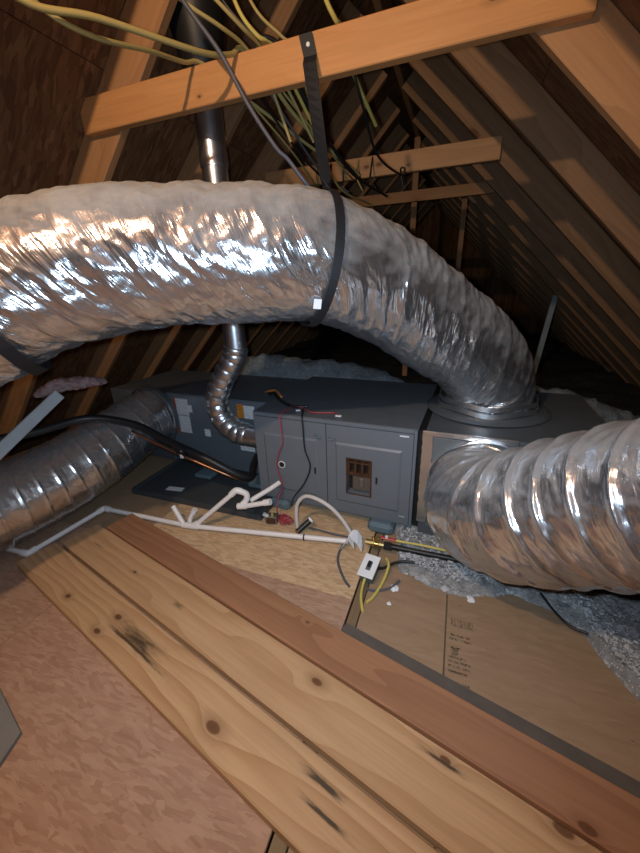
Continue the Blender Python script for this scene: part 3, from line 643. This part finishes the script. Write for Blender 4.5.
cable('grey_cable', [(-.60, 1.35, .03), (-.56, 1.375, .008), (-.48, 1.37, .006), (-.40, 1.37, .007), (-.34, 1.35, .02)], .005, 'grey_cable', 'thin dark cable on the floor under the white arch')
cable('grey_cable', [(-.385, 1.34, .03), (-.41, 1.28, .008), (-.40, 1.20, .006), (-.345, 1.11, .006), (-.31, 1.075, .006)], .0055, 'grey_cable', 'grey cable looping left of the switch box')
# white tape
tp = empty('tape_wrap', (-.37, 1.33, 0)); tag(tp, 'crumpled white tape at the end of the drain pipe', 'tape')
o = MB().ribbon([(-.405, 1.30, .012), (-.385, 1.312, .052), (-.372, 1.318, .060), (-.352, 1.308, .022)], [(.2, .98, .1), (.1, .98, .2), (0, 1, 0), (-.2, .97, -.1)], [(-.8, 0, .6), (-.4, 0, .9), (.4, 0, .9), (.8, 0, .5)], np.array([.06, .07, .075, .06]), .002).build('flap', 'paper', None); reparent(o, tp)
o = MB().ribbon([(-.375, 1.33, .070), (-.355, 1.325, .066), (-.33, 1.318, .045), (-.312, 1.30, .022)], [(.3, .9, .2), (.2, .95, .1), (.1, .98, 0), (-.1, .98, 0)], [(-.3, 0, .95), (.2, 0, .97), (.7, 0, .7), (.8, 0, .5)], np.array([.04, .065, .06, .05]), .002).build('flap', 'paper', None); reparent(o, tp)
# gas cock and black pipe
gp = empty('gas_pipe', (-.10, 1.31, .05)); tag(gp, 'black iron gas pipe running right under the foil duct', 'pipe')
reparent(MB().tube([(-.215, 1.318, .048), (1.6, 1.335, .06)], .013, 14, False).build('pipe', 'iron', None, True, 40), gp)
reparent(MB().tube([(-.215, 1.318, .048), (-.18, 1.3175, .048)], .018, 8, False).build('coupling', 'iron', None, True, 30), gp)
vg = empty('gas_valve', (-.26, 1.318, .02)); tag(vg, 'brass gas valve with red lever handle above the switch box', 'valve')
b = MB().tube([(-.30, 1.318, .048), (-.215, 1.318, .048)], .014, 10, False, rfun=lambda t: .014+.006*math.sin(PI*t)); b.cyl((-.268, 1.318, .03), (-.268, 1.315, .085), .006, 8); b.box((-.262, 1.300, .034), (-.238, 1.336, .062), .003)
reparent(b.build('body', 'brass', None, True, 30), vg)
reparent(MB().box((-.235, 1.318, .078), (-.165, 1.334, .086), .003).build('lever', 'red', None), vg)
reparent(MB().tube([(-.262, 1.318, .062), (-.240, 1.324, .082)], .006, 8, False).build('stem', 'brass', None, True, 30), vg)
reparent(MB().tube([(-.206, 1.325, .084), (-.206, 1.325, .094)], .007, 8, False).build('lever_nut', 'white', None, True, 30), vg)
# switch box
sb = empty('switch_box', (-.245, 1.16, 0)); sb.rotation_euler = (math.radians(14), 0, math.radians(-8)); sb.location = (-.245, 1.165, .014)
tag(sb, 'grey box with white disconnect switch plate on the floor', 'switch')
MB().box((-.030, -.045, -.0), (.030, .045, .05), .004).build('box', 'grey_box', sb)
MB().box((-.034, -.055, .05), (.034, .055, .054), .002).build('plate', 'white', sb)
MB().box((-.009, -.022, .054), (.011, .022, .0565), .002).build('switch_frame', 'grey_box', sb)
MB().box((-.006, -.010, .056), (.008, .018, .066), .002).build('toggle', 'black', sb)
cable('yellow_cable', [(-.19, 1.255, .03), (-.175, 1.215, .03), (-.185, 1.14, .008), (-.205, 1.06, .006), (-.225, 1.02, .006)], .0065, 'yellow', 'yellow cable stripped on the plywood right of the switch box')
cable('yellow_cable', [(-.255, 1.13, .03), (-.258, 1.09, .010), (-.252, 1.04, .008), (-.235, .99, .006), (-.228, .975, .006)], .006, 'yellow', 'short yellow cable end below the switch box')
cable('yellow_cable', [(-.20, 1.33, .075), (-.05, 1.345, .068), (.10, 1.345, .066), (.30, 1.345, .068)], .006, 'yellow', 'yellow cable lying along the top of the gas pipe')
cable('grey_cable', [(-.22, 1.16, .05), (-.19, 1.20, .03), (-.14, 1.25, .03), (-.05, 1.27, .035), (.05, 1.28, .03), (.12, 1.30, .03)], .006, 'black', 'black cable from the switch box into the loose fill')
cable('grey_cable', [(-.24, 1.08, .012), (-.20, 1.09, .006), (-.15, 1.12, .008), (-.12, 1.16, .02)], .0045, 'grey_cable', 'dark cable end on plywood below the switch box')
cable('grey_cable', [(.40, 1.245, .04), (.43, 1.18, .035), (.47, 1.13, .03), (.52, 1.11, .035)], .0045, 'black', 'thin black wire sticking out of the loose fill at right')

# ------------------------------------------------------------------ loose fill insulation
EDGE = [(-.30, 1.75), (-.16, 1.42), (-.14, 1.25), (-.03, 1.20), (.10, 1.185), (.19, 1.20), (.30, 1.25), (.41, 1.24), (.52, 1.15), (.55, 1.05), (.61, .95), (.72, .80), (.9, .6), (1.2, .3), (1.6, .0)]
def edge_y(x): return np.interp(x, [p[0] for p in EDGE], [p[1] for p in EDGE])
b = MB(); nx, ny = 220, 110; X = np.linspace(-.26, 1.78, nx); idx = {}
for i, x in enumerate(X):
    for j in range(ny):
        y = edge_y(x)+(-.01+.018*mnoise.noise((x*22, 3.1, 0))+.02*mnoise.noise((x*9, 8.1, 0)))+(j/(ny-1))**1.25*1.35
        h = min(1, (j/(ny-1))*9)
        z = .002+h*(.028+.018*mnoise.noise((x*14, y*14, 1.0))+.016*mnoise.noise((x*40, y*40, 2.0))+.008*mnoise.noise((x*95, y*95, 4.0)))+h*.05*max(0, x-.45)+.0*j
        b.v.append((x, y, z if j else -.003))
b.f = [(i*ny+j, (i+1)*ny+j, (i+1)*ny+j+1, i*ny+j+1) for i in range(nx-1) for j in range(ny-1)]
li = b.build('loose_fill', 'loose', None, True); tag(li, 'grey loose fill insulation spread over the floor under the right duct', 'insulation', kind='stuff')
b = MB()
for k in range(7000):
    x = random.uniform(-.2, .9); y = edge_y(x)+abs(random.gauss(0, .16))-.012*random.random()
    z = .03+.018*mnoise.noise((x*14, y*14, 1.0))+.01+.05*max(0, x-.45)
    r_ = random.choice((.002, .003, .004, .006)); e = [Vector((random.gauss(0, 1), random.gauss(0, 1), random.gauss(0, .6)))*r_ for _ in range(4)]
    if y-edge_y(x) < .03: z = .006
    b.add([(x+v.x, y+v.y, z+v.z) for v in e], [(0, 1, 2), (0, 2, 3), (0, 3, 1), (1, 3, 2)])
o = b.build('insulation_flakes', 'fluff'); tag(o, 'pale flakes scattered through the loose fill insulation', 'insulation', kind='stuff')
# far attic floor covered in loose fill
b = MB(); nx, ny = 90, 90
for i in range(nx):
    for j in range(ny):
        x = -2.95+4.7*i/(nx-1); y = 2.32+6.2*j/(ny-1)
        b.v.append((x, y, .10+.06*mnoise.noise((x*2.2, y*2.2, 7))+.03*mnoise.noise((x*9, y*9, 3))))
b.f = [(i*ny+j, (i+1)*ny+j, (i+1)*ny+j+1, i*ny+j+1) for i in range(nx-1) for j in range(ny-1)]
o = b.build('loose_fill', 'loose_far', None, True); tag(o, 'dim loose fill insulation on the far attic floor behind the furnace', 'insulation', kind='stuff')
def fluffy(name, pts, r, mat, label, cat, seed=0, flat=.7, amp=.35):
    C = catmull(pts, 14); T, N, B = frames(C); n = len(C); seg = 26; V = []
    for i in range(n):
        e = math.sin(PI*min(1, max(0, (i+.6)/(n+.2))))**.35
        for j in range(seg):
            a_ = j*2*PI/seg; rad = r*e*(1+amp*mnoise.noise((math.cos(a_)*1.6+seed, math.sin(a_)*1.6, i*.35))+amp*.5*mnoise.noise((math.cos(a_)*5, math.sin(a_)*5+seed, i*.9)))
            V.append(C[i]+rad*(math.cos(a_)*N[i]*flat+math.sin(a_)*B[i]))
    f = [(i*seg+j, i*seg+(j+1) % seg, (i+1)*seg+(j+1) % seg, (i+1)*seg+j) for i in range(n-1) for j in range(seg)]+[tuple(reversed(range(seg))), tuple((n-1)*seg+j for j in range(seg))]
    b = MB().add(V, f); o = b.build(name, mat, None, True); return tag(o, label, cat)
fluffy('insulation_batt', [(-1.9, 2.55, .50), (-1.5, 2.48, .52), (-1.0, 2.48, .49), (-.6, 2.48, .47), (-.15, 2.46, .38)], .17, 'batt', 'fuzzy grey insulation batt lying behind the furnace top', 'insulation', 1, .9, .25)
fluffy('insulation_batt', [(.30, 2.75, .30), (.62, 2.78, .32), (.95, 2.75, .26), (1.25, 2.7, .18)], .15, 'batt', 'dim insulation batt behind the plenum, right of overhead duct', 'insulation', 5, .8, .3)
fluffy('insulation_scrap', [(-1.90, 1.07, .705), (-1.85, 1.15, .735), (-1.80, 1.26, .735), (-1.765, 1.36, .715)], .055, 'pink', 'pinkish insulation scrap on top of the pale strut at left', 'insulation', 9, .55, .45)
lumber('strut', (-1.80, .62, .44), (-1.752, 1.095, .72), (1, -.3, .2), .05, .02, 'strut', 'pale bluish wooden strut leaning over the floor duct at left', 'strut')

# ------------------------------------------------------------------ cables around the near collar tie
def c2(pts, r, mat, label, group='cables at the near collar tie'): return cable('electric_cable', pts, r, mat, label, 'cable', group, 8, 8)
c2([(-1.02, .50, 1.98), (-1.10, .70, 1.90), (-1.06, .85, 1.822), (-.97, 1.0, 1.838), (-.84, 1.25, 1.852), (-.81, 1.38, 1.895), (-.79, 1.43, 1.925), (-.74, 1.52, 1.87), (-.68, 1.70, 1.78), (-.55, 2.10, 1.68)], .0082, 'romex', 'thicker yellow cable sagging from top left over the near beam')
c2([(-.95, .52, 2.02), (-1.06, .70, 1.94), (-1.065, .88, 1.843), (-1.017, 1.0, 1.815), (-.99, 1.2, 1.862), (-.985, 1.36, 1.90), (-.96, 1.44, 1.922), (-.85, 1.56, 1.84), (-.66, 1.95, 1.72)], .0068, 'romex', 'lower yellow cable sagging from top left over the near beam')
c2([(-.98, 1.22, 2.06), (-.87, 1.25, 1.97), (-.80, 1.32, 1.935), (-.77, 1.42, 1.922), (-.74, 1.52, 1.86), (-.70, 1.60, 1.70)], .0062, 'romex', 'yellow cable dropping from the top edge onto the near beam')
c2([(-.92, 1.26, 2.10), (-.80, 1.27, 1.99), (-.735, 1.34, 1.93), (-.72, 1.43, 1.92), (-.69, 1.55, 1.86), (-.64, 1.70, 1.72)], .006, 'romex', 'short tan cable beside the grey cable on the near beam')
c2([(-.95, 1.22, 2.09), (-.86, 1.24, 1.955), (-.785, 1.28, 1.85), (-.715, 1.30, 1.72), (-.635, 1.32, 1.60), (-.60, 1.34, 1.565), (-.55, 1.36, 1.50), (-.52, 1.42, 1.465), (-.47, 1.55, 1.475)], .007, 'grey_cable', 'dark grey cable crossing in front of the near beam')
c2([(-.80, 1.36, 2.10), (-.755, 1.37, 1.985), (-.71, 1.40, 1.93), (-.68, 1.45, 1.922), (-.65, 1.55, 1.84), (-.62, 1.7, 1.74)], .0065, 'yellow', 'bright yellow cable over the near beam left of the strap')
c2([(-.86, 1.34, 2.12), (-.80, 1.35, 2.01), (-.73, 1.39, 1.94), (-.66, 1.45, 1.922), (-.62, 1.55, 1.82), (-.55, 1.9, 1.66), (-.45, 2.35, 1.62)], .006, 'black', 'black cable over the near beam left of the strap')
c2([(-.76, 1.38, 2.08), (-.70, 1.39, 1.98), (-.64, 1.43, 1.93), (-.61, 1.48, 1.90), (-.60, 1.62, 1.76), (-.60, 1.9, 1.60), (-.56, 2.4, 1.60)], .005, 'romex', 'tan cable slipping over the near beam beside the black cable')
c2([(-.49, 1.34, 2.04), (-.465, 1.37, 1.955), (-.445, 1.405, 1.918), (-.44, 1.45, 1.916), (-.43, 1.55, 1.85), (-.40, 1.8, 1.77)], .007, 'yellow', 'yellow cable over the near beam right of the strap')
c2([(-.43, 1.50, 1.88), (-.41, 1.60, 1.78), (-.40, 1.85, 1.68), (-.35, 2.2, 1.68), (-.38, 2.5, 1.78), (-.42, 2.60, 1.80), (-.40, 2.625, 1.70)], .005, 'black', 'thin black cable drooping between first and second beam', 'cables between the beams')
TAN = ('leftmost thin tan cable in the tangle above the second beam', 'thin black cable at the left of the tangle above the second beam', 'thin grey cable in the middle of the tangle above the second beam', 'thin tan cable in the middle of the tangle above the second beam', 'thin black cable at the right of the tangle above the second beam')
for k in range(5):
    c2([(-.85+.05*k, 1.55, 1.84), (-.80+.055*k, 1.85, 1.74-.03*(k % 3)), (-.83+.07*k, 2.25, 1.68+.02*(k % 2)), (-.95+.09*k, 2.55, 1.82), (-.96+.09*k, 2.620, 1.89), (-.97+.09*k, 2.622, 1.80-.02*(k % 3)), (-.93+.09*k, 2.62, 1.72)], .0045,
       ('romex', 'black', 'grey_cable', 'romex', 'black')[k], TAN[k], 'cables between the beams')

# ------------------------------------------------------------------ small litter
def litter(loc, r, mat, label, name='scrap', flat=.5, seed=0):
    bm = bmesh.new(); bmesh.ops.create_icosphere(bm, subdivisions=2, radius=r)
    for v in bm.verts: v.co *= 1+.5*mnoise.noise(v.co*(1.4/r)+Vector((seed, 0, 0))); v.co.z *= flat
    me = bpy.data.meshes.new(name); bm.to_mesh(me); bm.free(); me.materials.append(M[mat]); o = bpy.data.objects.new(name, me); o.location = loc; link(o); tag(o, label, 'debris', 'debris on the floor')
litter((-.135, 1.125, .006), .017, 'paper', 'torn white scrap on the plywood right of the yellow cable', 'paper_scrap', .3, 1)
litter((-.142, 1.045, .004), .008, 'paper', 'tiny pink white scrap below the torn white scrap', 'paper_scrap', .4, 2)
litter((.155, 1.165, .006), .016, 'paper', 'pale fluff tuft at the edge of the loose fill above the stamp', 'fluff_tuft', .4, 3)
litter((.06, 1.19, .006), .018, 'fluff', 'white fluff tuft in front of the loose fill', 'fluff_tuft', .4, 4)
litter((-.375, .388, .005), .006, 'paper', 'white pellet on the strand board beside the scuffed plank', 'pellet', .8, 5)
o = MB().add([(-1.045, .269, .0), (-1.246, .327, .0), (-1.6, .30, 0), (-1.45, .05, 0), (-1.0, .15, 0), (-1.045, .269, .012), (-1.246, .327, .012), (-1.6, .30, .012), (-1.45, .05, .012), (-1.0, .15, .012)], [(0, 1, 2, 3, 4), (9, 8, 7, 6, 5)]+[(i, (i+1) % 5, 5+(i+1) % 5, 5+i) for i in range(5)]).build('floor_patch', 'patch_grey')  # flat grey patch lying on the floor at the left edge
o.location = (0, 0, .001); tag(o, 'flat grey patch at the left edge of the floor', 'board')
